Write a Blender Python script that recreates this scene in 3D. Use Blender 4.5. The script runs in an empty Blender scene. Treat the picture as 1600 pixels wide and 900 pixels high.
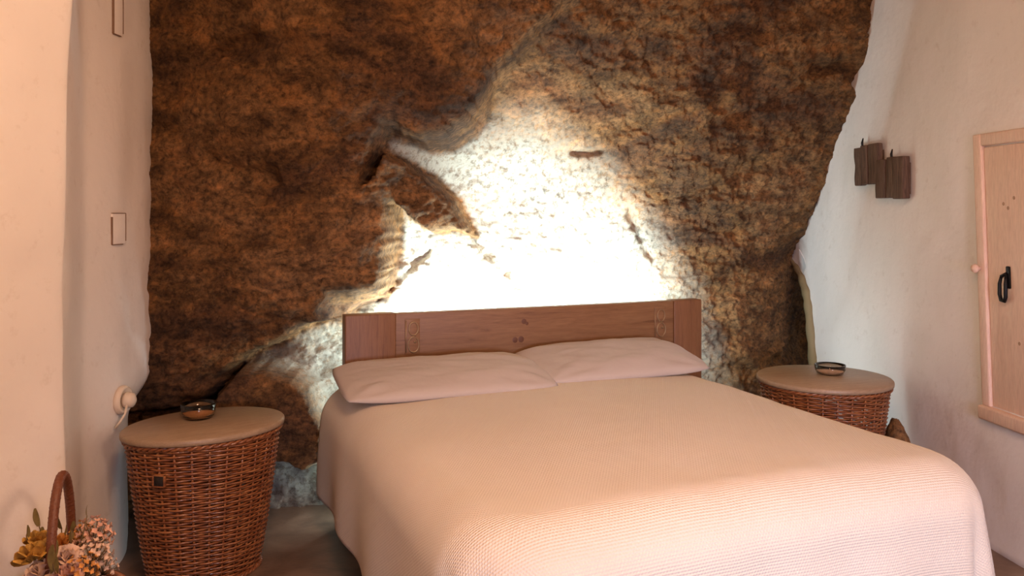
import bpy, bmesh, math, random
import numpy as np
from mathutils import Vector, Matrix, noise

# ------------------------------------------------------------------ camera, world, lights, exposure
S = bpy.context.scene
COL = S.collection
F = 1300.0          # focal length in pixels of the 1600x900 frame
HZ = 334.0          # row of the horizon
CZ = 1.2            # camera height
cam_d = bpy.data.cameras.new('camera')
cam_d.sensor_width = 36.0
cam_d.lens = 36.0 * F / 1600.0
cam_d.shift_y = -(450.0 - HZ) / 1600.0
cam_d.clip_start = 0.02
cam = bpy.data.objects.new('camera', cam_d)
cam.location = (0, 0, CZ)
cam.rotation_euler = (math.radians(90), 0, 0)
COL.objects.link(cam)
S.camera = cam

wd = bpy.data.worlds.new('world'); S.world = wd
wd.use_nodes = True
wd.node_tree.nodes['Background'].inputs[0].default_value = (0.9, 0.85, 0.8, 1)
wd.node_tree.nodes['Background'].inputs[1].default_value = 0.3

S.view_settings.view_transform = 'Standard'
S.view_settings.look = 'None'
S.view_settings.gamma = 1
S.view_settings.use_curve_mapping = False
S.view_settings.exposure = 0.0

BA = math.atan2(0.375, 0.927)           # the bed's turn about z
BO = Vector((-0.641, 3.17, 0))          # foot of the headboard's left end
BED = Matrix.Translation(BO) @ Matrix.Rotation(BA, 4, 'Z')

def area(name, loc, target, sx, sy, power, color, spread=180):
    d = bpy.data.lights.new(name, 'AREA')
    d.shape = 'RECTANGLE'; d.size = sx; d.size_y = sy
    d.energy = power; d.color = color; d.spread = math.radians(spread)
    o = bpy.data.objects.new(name, d)
    o.location = loc
    v = Vector(target) - Vector(loc)
    o.rotation_euler = v.to_track_quat('-Z', 'Y').to_euler()
    COL.objects.link(o)
    return o
area('warm_lamp_light', (0.05, 0.55, 2.45), (0.05, 2.2, 0.8), 0.5, 0.5, 32, (1.0, 0.57, 0.33))
area('warm_side_fill_light', (1.25, 0.10, 1.75), (-1.2, 2.6, 1.2), 0.3, 0.3, 18, (1.0, 0.63, 0.43))  # added warm fill to brighten the left walls, no lamp known there
area('window_daylight', (0.95, -1.45, 0.95), (0.80, 1.75, 0.25), 0.85, 0.6, 14.5, (0.66, 0.70, 1.0), 60)

def strip_light(name, a, b, aim, power, width=0.03, spread=180):
    a = BED @ Vector(a); b = BED @ Vector(b)
    d = bpy.data.lights.new(name, 'AREA')
    d.shape = 'RECTANGLE'; d.size = (b - a).length; d.size_y = width
    d.energy = power; d.color = (0.74, 0.95, 1.0); d.spread = math.radians(spread)
    o = bpy.data.objects.new(name, d)
    z = -(BED.to_3x3() @ Vector(aim)).normalized()
    x = (b - a).normalized(); y = z.cross(x).normalized(); z = x.cross(y)
    m = Matrix((x, y, z)).transposed().to_4x4(); m.translation = (a + b) / 2
    o.matrix_world = m
    COL.objects.link(o)
strip_light('led_strip_light_top', (0.12, 0.075, 0.70), (1.50, 0.075, 0.70), (0.0, 1.0, 0.72), 37)
strip_light('led_strip_light_side', (0.05, 0.075, 0.10), (0.05, 0.075, 0.62), (-0.8, 0.6, 0.1), 1.35)
strip_light('led_fill_light_far_side', (1.56, 0.075, 0.12), (1.56, 0.075, 0.74), (1.0, 0.05, 0.35), 1.9, spread=120)  # added to brighten the right wall beside the rock

# ------------------------------------------------------------------ helpers
def P(px, py, d):
    """photo pixel + distance in front of the camera -> point in the room (metres)"""
    return Vector(((px - 800) / F * d, d, CZ - (py - HZ) / F * d))

def smooth(me, on=True):
    me.polygons.foreach_set('use_smooth', [on] * len(me.polygons))

def obj(name, bm, mat, parent=None, sm=True, mesh=None):
    me = mesh
    if me is None:
        me = bpy.data.meshes.new(name)
        if isinstance(bm, bmesh.types.BMesh):
            bmesh.ops.recalc_face_normals(bm, faces=bm.faces)
            bm.to_mesh(me); bm.free()
        else:
            me.from_pydata(*bm)
        smooth(me, sm)
        if mat: me.materials.append(mat)
    o = bpy.data.objects.new(name, me)
    COL.objects.link(o)
    if parent: o.parent = parent
    return o

def tag(o, label=None, cat=None, group=None, kind=None):
    if label: o['label'] = label
    if cat: o['category'] = cat
    if group: o['group'] = group
    if kind: o['kind'] = kind
    return o

def empty(name, loc=(0, 0, 0), rz=0.0, **k):
    o = bpy.data.objects.new(name, None); COL.objects.link(o)
    o.location = loc; o.rotation_euler = (0, 0, rz); o.empty_display_size = 0.05
    return tag(o, **k)

def box(bm, x0, x1, y0, y1, z0, z1, bev=0.0, seg=2, rot=None, piv=None):
    r = bmesh.ops.create_cube(bm, size=1)
    vs = r['verts']
    bmesh.ops.scale(bm, vec=(x1 - x0, y1 - y0, z1 - z0), verts=vs)
    bmesh.ops.translate(bm, vec=((x0 + x1) / 2, (y0 + y1) / 2, (z0 + z1) / 2), verts=vs)
    if bev > 0:
        es = list({e for v in vs for e in v.link_edges})
        r = bmesh.ops.bevel(bm, geom=es, offset=bev, segments=seg, affect='EDGES', profile=0.6)
        vs = list({v for f in r['faces'] for v in f.verts} | {v for v in vs if v.is_valid})
    if rot is not None:
        bmesh.ops.rotate(bm, cent=piv or (0, 0, 0), matrix=rot, verts=vs)
    return vs

def tube(bm, pts, rad, n=8, cap=True, flat=1.0, closed=False):
    """swept tube; rad is a number or a list; flat squashes the second axis"""
    pts = [Vector(p) for p in pts]
    N = len(pts)
    rings = []
    prev = None
    for i, p in enumerate(pts):
        if closed: t = (pts[(i + 1) % N] - pts[i - 1]).normalized()
        else: t = (pts[min(i + 1, N - 1)] - pts[max(i - 1, 0)]).normalized()
        if prev is None:
            a = Vector((0, 0, 1)) if abs(t.z) < 0.9 else Vector((1, 0, 0))
            u = t.cross(a).normalized()
        else:
            u = (prev - t * prev.dot(t)).normalized()
        prev = u
        v = t.cross(u)
        r = rad[i] if isinstance(rad, (list, tuple)) else rad
        rings.append([bm.verts.new(p + u * math.cos(2 * math.pi * k / n) * r + v * math.sin(2 * math.pi * k / n) * r * flat) for k in range(n)])
    for i in range(N if closed else N - 1):
        A, B = rings[i], rings[(i + 1) % N]
        for k in range(n):
            bm.faces.new((A[k], A[(k + 1) % n], B[(k + 1) % n], B[k]))
    if cap and not closed:
        bm.faces.new(rings[0][::-1]); bm.faces.new(rings[-1])
    return rings

def lathe(bm, prof, n=48, ex=1.0, ey=1.0, center=(0, 0, 0), close=False):
    c = Vector(center)
    rings = []
    for r, z in prof:
        if r < 1e-6: rings.append([bm.verts.new(c + Vector((0, 0, z)))])
        else: rings.append([bm.verts.new(c + Vector((r * ex * math.cos(2 * math.pi * k / n), r * ey * math.sin(2 * math.pi * k / n), z))) for k in range(n)])
    pairs = list(zip(rings[:-1], rings[1:]))
    if close: pairs.append((rings[-1], rings[0]))
    for A, B in pairs:
        for k in range(n):
            a = [A[k % len(A)], A[(k + 1) % len(A)], B[(k + 1) % len(B)], B[k % len(B)]]
            u = []
            for v in a:
                if v not in u: u.append(v)
            if len(u) >= 3: bm.faces.new(u)

def gridmesh(P3, cols, rows):
    """P3: list of rows*cols points -> (verts, edges, faces)"""
    f = [(j * cols + i, j * cols + i + 1, (j + 1) * cols + i + 1, (j + 1) * cols + i) for j in range(rows - 1) for i in range(cols - 1)]
    return (P3, [], f)

def tps(anchors, lam=1e-3):
    """thin plate spline through (x, z, value)"""
    A = np.array(anchors, float); n = len(A)
    d = np.hypot(A[:, None, 0] - A[None, :, 0], A[:, None, 1] - A[None, :, 1])
    K = np.where(d > 0, d * d * np.log(d + 1e-12), 0) + lam * np.eye(n)
    Q = np.c_[np.ones(n), A[:, :2]]
    M = np.block([[K, Q], [Q.T, np.zeros((3, 3))]])
    w = np.linalg.solve(M, np.r_[A[:, 2], 0, 0, 0])
    def f(x, z):
        o = w[n] + w[n + 1] * x + w[n + 2] * z
        for i in range(n):
            r2 = (x - A[i, 0]) ** 2 + (z - A[i, 1]) ** 2
            o = o + w[i] * 0.5 * r2 * np.log(r2 + 1e-12)
        return o
    return f

def polydist(x, z, poly):
    """signed distance (positive inside) to a polygon"""
    best = np.full(x.shape, 1e9); inside = np.zeros(x.shape, bool)
    n = len(poly)
    for i in range(n):
        x0, z0 = poly[i]; x1, z1 = poly[(i + 1) % n]
        dx, dz = x1 - x0, z1 - z0
        t = np.clip(((x - x0) * dx + (z - z0) * dz) / (dx * dx + dz * dz + 1e-12), 0, 1)
        best = np.minimum(best, np.hypot(x - x0 - t * dx, z - z0 - t * dz))
        c = ((z0 > z) != (z1 > z)) & (x < (x1 - x0) * (z - z0) / (z1 - z0 + 1e-12) + x0)
        inside ^= c
    return np.where(inside, best, -best)

# ------------------------------------------------------------------ materials
def newmat(name):
    m = bpy.data.materials.new(name); m.use_nodes = True
    nt = m.node_tree
    b = nt.nodes['Principled BSDF']
    return m, nt, b
def node(nt, t, **k):
    n = nt.nodes.new(t)
    for a, v in k.items():
        if a in n.inputs: n.inputs[a].default_value = v
        else: setattr(n, a, v)
    return n
def ramp(nt, fac, stops):
    r = nt.nodes.new('ShaderNodeValToRGB')
    e = r.color_ramp.elements
    while len(e) < len(stops): e.new(0.5)
    for x, (p, c) in zip(e, stops):
        x.position = p; x.color = (*c, 1)
    nt.links.new(fac, r.inputs[0])
    return r.outputs[0]
def noise_n(nt, vec, scale, detail=6, rough=0.6, dist=0.0):
    n = node(nt, 'ShaderNodeTexNoise', Scale=scale, Detail=detail, Roughness=rough, Distortion=dist)
    if vec is not None: nt.links.new(vec, n.inputs['Vector'])
    return n.outputs['Fac']
def mix(nt, f, a, b, mode='MIX'):
    n = nt.nodes.new('ShaderNodeMix'); n.data_type = 'RGBA'; n.blend_type = mode
    for s, v in ((n.inputs[0], f), (n.inputs[6], a), (n.inputs[7], b)):
        if hasattr(v, 'node'): nt.links.new(v, s)
        elif isinstance(v, tuple): s.default_value = (*v, 1)
        else: s.default_value = v
    return n.outputs[2]
def bump(nt, b, h, strength, dist, prev=None):
    n = node(nt, 'ShaderNodeBump', Strength=strength, Distance=dist)
    nt.links.new(h, n.inputs['Height'])
    if prev is not None: nt.links.new(prev, n.inputs['Normal'])
    if b: nt.links.new(n.outputs[0], b.inputs['Normal'])
    return n.outputs[0]
def coords(nt, scale=(1, 1, 1), uv=False, rot=(0, 0, 0)):
    c = nt.nodes.new('ShaderNodeTexCoord')
    mp = nt.nodes.new('ShaderNodeMapping')
    mp.inputs['Scale'].default_value = scale
    mp.inputs['Rotation'].default_value = rot
    nt.links.new(c.outputs['UV' if uv else 'Object'], mp.inputs[0])
    return mp.outputs[0]

def mat_plain(name, col, rough=0.6, metal=0.0, var=0.12, scale=20, bmp=0.0, **k):
    m, nt, b = newmat(name)
    v = coords(nt)
    f = noise_n(nt, v, scale)
    lo = tuple(c * (1 - var) for c in col); hi = tuple(min(1, c * (1 + var)) for c in col)
    nt.links.new(ramp(nt, f, [(0.3, lo), (0.7, hi)]), b.inputs['Base Color'])
    b.inputs['Roughness'].default_value = rough
    b.inputs['Metallic'].default_value = metal
    for a, x in k.items(): b.inputs[a.replace('_', ' ')].default_value = x
    if bmp: bump(nt, b, f, bmp, 0.01)
    return m

def mat_rock():
    m, nt, b = newmat('cave_rock')
    v = coords(nt); vs = coords(nt, (1, 1, 2.0), rot=(0, 0.35, 0))
    big = noise_n(nt, vs, 1.5, 5, 0.6, 0.6)
    c1 = ramp(nt, big, [(0.32, (0.075, 0.038, 0.020)), (0.43, (0.165, 0.082, 0.038)), (0.52, (0.25, 0.125, 0.046)), (0.62, (0.34, 0.185, 0.082)), (0.74, (0.23, 0.105, 0.044))])
    g = noise_n(nt, vs, 7, 8, 0.72, 0.4)
    c2 = ramp(nt, g, [(0.36, (0.26, 0.22, 0.20)), (0.50, (0.88, 0.86, 0.82)), (0.66, (1.6, 1.4, 1.15))])
    c = mix(nt, 0.8, c1, c2, 'MULTIPLY')
    sp = noise_n(nt, v, 46, 6, 0.75)
    c3 = ramp(nt, sp, [(0.38, (0.24, 0.21, 0.19)), (0.48, (0.90, 0.90, 0.90)), (0.62, (1.6, 1.5, 1.35))])
    c = mix(nt, 0.75, c, c3, 'MULTIPLY')
    # strip light put into the colour: paler rock where the LED glow falls
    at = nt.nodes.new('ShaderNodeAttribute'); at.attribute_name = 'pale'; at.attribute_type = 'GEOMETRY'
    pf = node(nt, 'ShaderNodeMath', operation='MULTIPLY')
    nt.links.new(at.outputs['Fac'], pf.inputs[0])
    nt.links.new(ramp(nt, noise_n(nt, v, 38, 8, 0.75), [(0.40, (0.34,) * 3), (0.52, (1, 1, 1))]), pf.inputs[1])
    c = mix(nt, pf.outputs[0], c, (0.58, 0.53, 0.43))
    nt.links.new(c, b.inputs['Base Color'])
    b.inputs['Roughness'].default_value = 0.78
    b.inputs['Specular IOR Level'].default_value = 0.3
    n1 = bump(nt, None, noise_n(nt, vs, 14, 10, 0.75, 0.5), 0.8, 0.026)
    n2 = bump(nt, b, noise_n(nt, v, 75, 8, 0.75), 0.8, 0.007, n1)
    ac = nt.nodes.new('ShaderNodeAttribute'); ac.attribute_name = 'calm'; ac.attribute_type = 'GEOMETRY'
    for n_ in nt.nodes:
        if n_.type == 'BUMP': nt.links.new(ac.outputs['Fac'], n_.inputs['Strength'])
    return m

def mat_plaster(name, col, b1=0.5):
    m, nt, b = newmat(name)
    v = coords(nt)
    f = noise_n(nt, v, 1.6, 5, 0.55)
    lo = tuple(c * 0.93 for c in col)
    c = ramp(nt, f, [(0.35, lo), (0.65, col)])
    c2 = ramp(nt, noise_n(nt, v, 18, 6, 0.7), [(0.28, (0.90, 0.88, 0.86)), (0.42, (1, 1, 1))])
    nt.links.new(mix(nt, 1.0, c, c2, 'MULTIPLY'), b.inputs['Base Color'])
    b.inputs['Roughness'].default_value = 0.75
    b.inputs['Specular IOR Level'].default_value = 0.25
    n1 = bump(nt, None, noise_n(nt, v, 5, 4, 0.5), b1, 0.02)
    bump(nt, b, noise_n(nt, v, 60, 5, 0.6), 0.25, 0.003, n1)
    return m

def mat_wood(name, a, bcol, dark, scale=(1.2, 16, 16), rough=0.5, knots=False):
    m, nt, b = newmat(name)
    v = coords(nt, scale)
    f = noise_n(nt, v, 3.0, 8, 0.65, 1.2)
    c = ramp(nt, f, [(0.28, dark), (0.42, a), (0.68, bcol)])
    f2 = noise_n(nt, coords(nt, tuple(s * 4 for s in scale)), 5.0, 4, 0.6)
    c = mix(nt, 0.35, c, ramp(nt, f2, [(0.35, (0.7, 0.65, 0.6)), (0.6, (1.1, 1.1, 1.1))]), 'MULTIPLY')
    nt.links.new(c, b.inputs['Base Color'])
    b.inputs['Roughness'].default_value = rough
    bump(nt, b, f2, 0.15, 0.003)
    return m

def mat_cloth(name, col, pitch=0.0):
    m, nt, b = newmat(name)
    v = coords(nt)
    c = ramp(nt, noise_n(nt, v, 5, 5, 0.6), [(0.3, tuple(x * 0.96 for x in col)), (0.7, col)])
    nt.links.new(c, b.inputs['Base Color'])
    b.inputs['Roughness'].default_value = 0.9
    b.inputs['Specular IOR Level'].default_value = 0.15
    b.inputs['Sheen Weight'].default_value = 0.15
    if pitch:
        uvm = coords(nt, uv=True)
        prev = None
        outs = []
        for rz in (0.0, math.radians(58), math.radians(-58)):
            mp = nt.nodes.new('ShaderNodeMapping'); mp.inputs['Rotation'].default_value = (0, 0, rz)
            nt.links.new(uvm, mp.inputs[0])
            w = node(nt, 'ShaderNodeTexWave', Scale=1 / pitch * 2 * math.pi / 20.0 , Distortion=0.0)
            w.bands_direction = 'Y'
            nt.links.new(mp.outputs[0], w.inputs['Vector'])
            outs.append(w.outputs['Fac'])
        mm = node(nt, 'ShaderNodeMath', operation='MULTIPLY'); nt.links.new(outs[1], mm.inputs[0]); nt.links.new(outs[2], mm.inputs[1])
        ma = node(nt, 'ShaderNodeMath', operation='ADD'); nt.links.new(outs[0], ma.inputs[0]); nt.links.new(mm.outputs[0], ma.inputs[1])
        n1 = bump(nt, None, ma.outputs[0], 0.55, 0.0022)
        bump(nt, b, noise_n(nt, v, 9, 3, 0.5), 0.25, 0.012, n1)
    else:
        n1 = bump(nt, None, noise_n(nt, v, 10, 3, 0.5), 0.35, 0.015)
        bump(nt, b, noise_n(nt, v, 350, 2, 0.5), 0.2, 0.001, n1)
    return m

def mat_floor():
    m, nt, b = newmat('polished_floor')
    v = coords(nt)
    c = ramp(nt, noise_n(nt, v, 3.2, 7, 0.65, 0.6), [(0.3, (0.085, 0.055, 0.040)), (0.5, (0.19, 0.115, 0.075)), (0.7, (0.30, 0.20, 0.14))])
    nt.links.new(c, b.inputs['Base Color'])
    b.inputs['Roughness'].default_value = 0.38
    bump(nt, b, noise_n(nt, v, 9, 5, 0.6), 0.3, 0.01)
    return m

def mat_wicker():
    m, nt, b = newmat('wicker')
    v = coords(nt, (9, 9, 60))
    f = noise_n(nt, v, 2.2, 4, 0.6)
    c = ramp(nt, f, [(0.25, (0.085, 0.022, 0.008)), (0.48, (0.235, 0.072, 0.022)), (0.72, (0.42, 0.165, 0.055))])
    nt.links.new(c, b.inputs['Base Color'])
    b.inputs['Roughness'].default_value = 0.38
    b.inputs['Coat Weight'].default_value = 0.25
    bump(nt, b, noise_n(nt, coords(nt), 200, 2, 0.5), 0.3, 0.001)
    return m

def mat_emit(name, col, s):
    m, nt, b = newmat(name)
    b.inputs['Emission Color'].default_value = (*col, 1); b.inputs['Emission Strength'].default_value = s
    b.inputs['Base Color'].default_value = (0.8, 0.8, 0.8, 1)
    return m

def mat_glass(name, col):
    m, nt, b = newmat(name)
    b.inputs['Base Color'].default_value = (*col, 1)
    b.inputs['Transmission Weight'].default_value = 1.0
    b.inputs['Roughness'].default_value = 0.04
    b.inputs['IOR'].default_value = 1.45
    n = noise_n(nt, coords(nt), 60, 2, 0.5); bump(nt, b, n, 0.1, 0.002)
    return m

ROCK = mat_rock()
PLASTER = mat_plaster('white_plaster', (0.88, 0.82, 0.78))
RIM = mat_plaster('raw_lime_edge', (0.26, 0.19, 0.10), 0.9)
FLOOR = mat_floor()
HEADWOOD = mat_wood('pine_headboard', (0.215, 0.100, 0.040), (0.26, 0.132, 0.056), (0.13, 0.055, 0.020))
POSTWOOD = mat_wood('pine_post', (0.19, 0.078, 0.028), (0.23, 0.10, 0.038), (0.12, 0.044, 0.016), (16, 16, 1.2))
KNOT = mat_plain('pine_knot', (0.12, 0.045, 0.02), 0.5, scale=90)
LIDWOOD = mat_wood('birch_lid', (0.34, 0.23, 0.14), (0.42, 0.29, 0.18), (0.27, 0.17, 0.10), (3, 22, 22), 0.42)
DARKWOOD = mat_wood('weathered_dark_wood', (0.085, 0.045, 0.028), (0.17, 0.10, 0.065), (0.028, 0.015, 0.009), (30, 30, 2.0), 0.75)
CREAM = mat_wood('cream_painted_wood', (0.84, 0.60, 0.48), (0.87, 0.65, 0.52), (0.80, 0.55, 0.43), (12, 12, 1.2), 0.5)
SPREAD = mat_cloth('ribbed_bedspread', (0.77, 0.665, 0.54), 0.0068)
PILLOW = mat_cloth('pillow_cotton', (0.52, 0.43, 0.36))
WICKER = mat_wicker()
BLACK = mat_plain('black_iron', (0.012, 0.012, 0.014), 0.45, 0.6)
BRASS = mat_plain('worn_zinc', (0.36, 0.24, 0.13), 0.45, 0.7)
PLASTIC = mat_plain('aged_plastic', (0.76, 0.64, 0.52), 0.4, var=0.04)
CABLE = mat_plain('grey_cover_edge', (0.22, 0.13, 0.085), 0.6)
GLASS = mat_glass('clear_glass', (0.95, 0.93, 0.88))
AMBER = mat_glass('brown_glass', (0.85, 0.66, 0.46))
WAX = mat_plain('brown_wax', (0.50, 0.32, 0.19), 0.6, scale=80)
LED = mat_emit('led_diffuser', (0.8, 0.96, 1.0), 6)
HOLE = mat_plain('hollow_dark', (0.02, 0.012, 0.008), 0.9)

# ------------------------------------------------------------------ the setting
WX0, WK = 1.984, -0.0846            # the right wall: X = WX0 + WK * D
def fbm(p, sc, o=5, h=0.8):
    return noise.fractal(Vector(p) * sc, h, 2.0, o)

fb = bmesh.new()
box(fb, -3.2, 3.6, -1.9, 5.9, -0.12, 0.0)
tag(obj('floor', fb, FLOOR, sm=False), 'polished brown stone floor under the bed', kind='structure')
cb = bmesh.new()
box(cb, -3.2, 3.6, -1.9, 5.9, 2.62, 2.74)
tag(obj('ceiling', cb, PLASTER, sm=False), kind='structure')

# right wall: uneven plaster, ends at the rock
pts = []; NC, NR = 150, 60
for j in range(NR):
    z = 2.66 * j / (NR - 1) - 0.02
    for i in range(NC):
        lim = 5.45 if z > 0.953 else float(np.interp(z, [0, 0.397, 0.697, 0.842, 0.953], [4.40, 4.423, 4.477, 4.557, 4.72]))
        d = min(lim, -1.6 + (5.45 + 1.6) * i / (NC - 1))
        w = 0.012 * fbm((d, 0.3, z), 1.3, 3) + 0.004 * fbm((d, 2.3, z), 6, 3)
        if z < 0.25: w -= 0.04 * (0.25 - z) ** 2 * 16 * 0.3
        pts.append((WX0 + WK * d + w, d, z))
rb = gridmesh(pts, NC, NR)
rb = (rb[0], [], [f for f in rb[2] if max(pts[k][1] for k in f) - min(pts[k][1] for k in f) > 1e-4])
wr = tag(obj('wall_right', rb, PLASTER), 'white plastered wall right of the rock', kind='structure')
so = wr.modifiers.new('thickness', 'SOLIDIFY'); so.thickness = 0.12; so.offset = 1
# raw plaster lip round the hollow beside the rock
lip = bmesh.new()
lpts = [Vector((WX0 + WK * d - 0.006, d + 0.0, z)) for z, d in ((0.965, 4.76), (0.90, 4.64), (0.842, 4.565), (0.77, 4.51), (0.697, 4.485), (0.55, 4.455), (0.397, 4.43), (0.2, 4.415), (0.02, 4.405))]
lpts = [lpts[0].lerp(lpts[0], 0)] + [a.lerp(b, t) for a, b in zip(lpts[:-1], lpts[1:]) for t in (0.25, 0.5, 0.75, 1.0)]
tube(lip, lpts, [0.008 + 0.014 * min(1, i / 10) + 0.003 * math.sin(i * 1.7) for i in range(len(lpts))], 8, flat=1.4)
obj('plaster_lip', lip, RIM, wr)['label'] = 'raw ochre plaster edge of the wall beside the rock'

# left wall: near pier with a soft edge, then a recess wall that runs back to the rock
def left_profile(z):
    py = HZ + (CZ - z) / 2.0 * F            # arch and waviness of the edge by height
    sh = 0.0
    if z > 1.45: sh = 0.20 * (z - 1.45) ** 2 * 1.2
    sh += 0.006 * math.sin(z * 5.0)
    pr = [(-2.45, -1.7), (-2.1, -0.9), (-1.75, 0.1), (-1.42, 1.0), (-1.20, 1.65), (-1.130, 1.83), (-1.095 + sh * .5, 1.94), (-1.078 + sh, 1.995), (-1.080 + sh, 2.015), (-1.10 + sh, 2.03), (-1.22, 2.05), (-1.30, 2.12)]
    k = max(0.0, min(1.0, (0.62 - z) / 0.16))
    k = k * k * (3 - 2 * k)
    for px, d in ((99, 2.38), (112, 2.5), (126, 2.63), (140, 2.68), (155, 2.73), (172, 2.79), (190, 2.86), (206, 2.95), (226, 3.05), (240, 3.17), (246, 3.35), (250, 3.5)):
        if px > 196:
            px = px * (1 - k) + (198 + (px - 196) * 0.03) * k
            d = d * (1 - k) + (2.96 + (d - 2.96) * 0.55) * k
        pr.append(((px - 800) / F * d, d))
    return pr
ZR = 90
pts = []; cols = None
for j in range(ZR):
    z = -0.02 + 2.68 * j / (ZR - 1)
    pr = left_profile(z)
    dens = []
    for a, b in zip(pr[:-1], pr[1:]):
        n = max(1, int(math.hypot(b[0] - a[0], b[1] - a[1]) / 0.06))
        dens += [None] * 0
        for q in range(4): dens.append((a[0] + (b[0] - a[0]) * q / 4, a[1] + (b[1] - a[1]) * q / 4))
    dens.append(pr[-1])
    # soften the corners
    for _ in range(3):
        dens = [dens[0]] + [((p[0] + 2 * c[0] + n[0]) / 4, (p[1] + 2 * c[1] + n[1]) / 4) for p, c, n in zip(dens[:-2], dens[1:-1], dens[2:])] + [dens[-1]]
    cols = len(dens)
    for x, y in dens:
        w = 0.008 * fbm((x, y, z), 2.0, 3)
        pts.append((x + w, y, z))
lb = gridmesh(pts, cols, ZR)
wl = tag(obj('wall_left', lb, PLASTER), 'white plastered wall and pier left of the rock', kind='structure')

fr = bmesh.new()
for q in ((-3.2, 0.5, 0, 2.7), (1.4, 3.6, 0, 2.7), (0.5, 1.4, 0, 0.65), (0.5, 1.4, 1.65, 2.7)):
    box(fr, q[0], q[1], -1.72, -1.6, q[2], q[3])
tag(obj('wall_front', fr, PLASTER, sm=False), kind='structure')

# rock wall: thin plate surfaces through surveyed depths, an overhanging near mass and a hollow behind it
BACKP = [(300, 200, 3.6), (500, 300, 3.6), (560, 400, 3.55), (600, 440, 3.50), (650, 465, 3.58), (660, 380, 3.62), (740, 400, 3.74), (720, 250, 3.66), (680, 222, 3.46), (625, 228, 3.26), (690, 260, 3.60), (800, 300, 3.85),
    (800, 450, 3.78), (760, 160, 3.50), (900, 200, 3.78), (900, 400, 3.98), (1000, 450, 4.12), (1000, 300, 4.02), (850, 110, 3.42), (800, 0, 3.15), (900, 0, 3.22), (1000, 100, 3.62),
    (1000, 0, 3.40), (1200, 0, 3.62), (1362, 0, 3.84), (1345, 120, 3.93), (1200, 150, 3.90), (1100, 200, 3.86), (1310, 210, 4.16), (1285, 290, 4.33), (1200, 300, 4.18), (1262, 350, 4.50),
    (1236, 405, 4.70), (1150, 420, 4.25), (1100, 500, 4.15), (1190, 500, 4.30), (1225, 450, 4.50), (1100, 620, 4.12), (1200, 600, 4.28), (1230, 560, 4.75), (1250, 500, 5.4), (1262, 570, 5.5),
    (1000, 600, 4.05), (1300, 640, 5.0), (900, 800, 3.9), (1200, 800, 4.2), (1400, 100, 4.0), (1450, 300, 4.6), (1450, 500, 5.3), (700, 700, 3.7), (600, 600, 3.55),
    (230, 640, 3.25), (350, 620, 3.42), (420, 650, 3.42), (500, 600, 3.36), (500, 550, 3.38), (400, 600, 3.40), (450, 700, 3.50), (480, 735, 3.40), (450, 770, 3.38), (400, 790, 3.38), (250, 800, 3.3), (540, 780, 3.42), (480, 790, 3.42),
    (230, 300, 3.5), (230, 0, 3.4), (100, 300, 3.5), (1400, -120, 3.8), (1000, -150, 3.1), (700, -150, 3.0), (200, -150, 3.3)]
FRONTP = [(228, 0, 3.10), (240, 300, 3.16), (232, 560, 3.10), (240, 640, 3.12), (400, 0, 2.86), (400, 200, 2.94), (330, 300, 3.05), (400, 300, 3.04), (400, 420, 3.02), (400, 500, 3.12), (600, 0, 2.72), (600, 120, 2.84),
    (700, 60, 2.80), (700, 150, 2.92), (760, 120, 3.02), (800, 0, 2.92), (540, 380, 3.06), (580, 300, 3.10), (560, 230, 3.02), (640, 300, 3.20), (700, 340, 3.30), (540, 480, 3.14), (330, 600, 3.16), (450, 520, 3.16), (100, 300, 3.2), (600, -150, 2.6)]
def xz(q): 
    p = P(*q); return (p.x, p.z, p.y)
fback = tps([xz(q) for q in BACKP], 2e-3)
ffront = tps([xz(q) for q in FRONTP], 2e-3)
POLY = [(60, -400, 3.1), (990, -400, 3.1), (960, -60, 3.1), (846, 40, 3.08), (800, 84, 3.06), (768, 118, 3.04), (756, 150, 3.02), (724, 186, 2.98), (690, 208, 2.96), (650, 216, 2.94), (616, 205, 2.92),
        (592, 192, 2.92), (584, 220, 3.0), (572, 262, 3.05), (562, 286, 3.08), (577, 272, 3.10), (594, 236, 3.14), (625, 250, 3.18), (668, 276, 3.22), (706, 312, 3.27), (718, 340, 3.30), (736, 374, 3.32), (704, 362, 3.3), (668, 367, 3.28),
        (640, 350, 3.22), (604, 318, 3.12), (600, 370, 3.1), (594, 430, 3.1), (580, 478, 3.12), (538, 490, 3.14), (520, 512, 3.15), (478, 512, 3.15), (444, 528, 3.15), (410, 552, 3.15), (372, 562, 3.15), (344, 590, 3.15), (330, 618, 3.15), (300, 640, 3.14), (100, 660, 3.14)]
poly = [xz(q)[:2] for q in POLY]
gx = np.arange(-1.62, 2.12, 0.0085); gz = np.arange(-0.05, 2.66, 0.0085)
X, Z = np.meshgrid(gx, gz)
fx, fz = X.ravel().tolist(), Z.ravel().tolist()
nb = np.array([[noise.fractal(Vector((x * 3.1, 1.7, z * 3.1)), 0.9, 2.0, 4), noise.fractal(Vector((x * 14, 5.2, z * 14)), 0.7, 2.1, 4),
                noise.ridged_multi_fractal(Vector((x * 1.5 + z * 0.7, 3.1, z * 2.6 - x * 0.9)), 0.9, 2.1, 5, 0.9, 2.0),
                noise.fractal(Vector((x * 42, 9.2, z * 42)), 0.6, 2.1, 3),
                noise.fractal(Vector((x * 5.0, 11.2, z * 11.0)), 0.8, 2.1, 4),
                noise.ridged_multi_fractal(Vector((x * 4.0 + z * 2.2, 7.1, z * 7.6 - x * 1.5)), 0.9, 2.1, 4, 0.9, 2.0)] for x, z in zip(fx, fz)])
n0, n1, n2, n3, n4, n5 = [nb[:, k].reshape(X.shape) for k in range(6)]
B = fback(X, Z); A = ffront(X, Z)
sd = polydist(X + 0.012 * n1, Z + 0.012 * n4, poly) + 0.008 * n1
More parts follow.
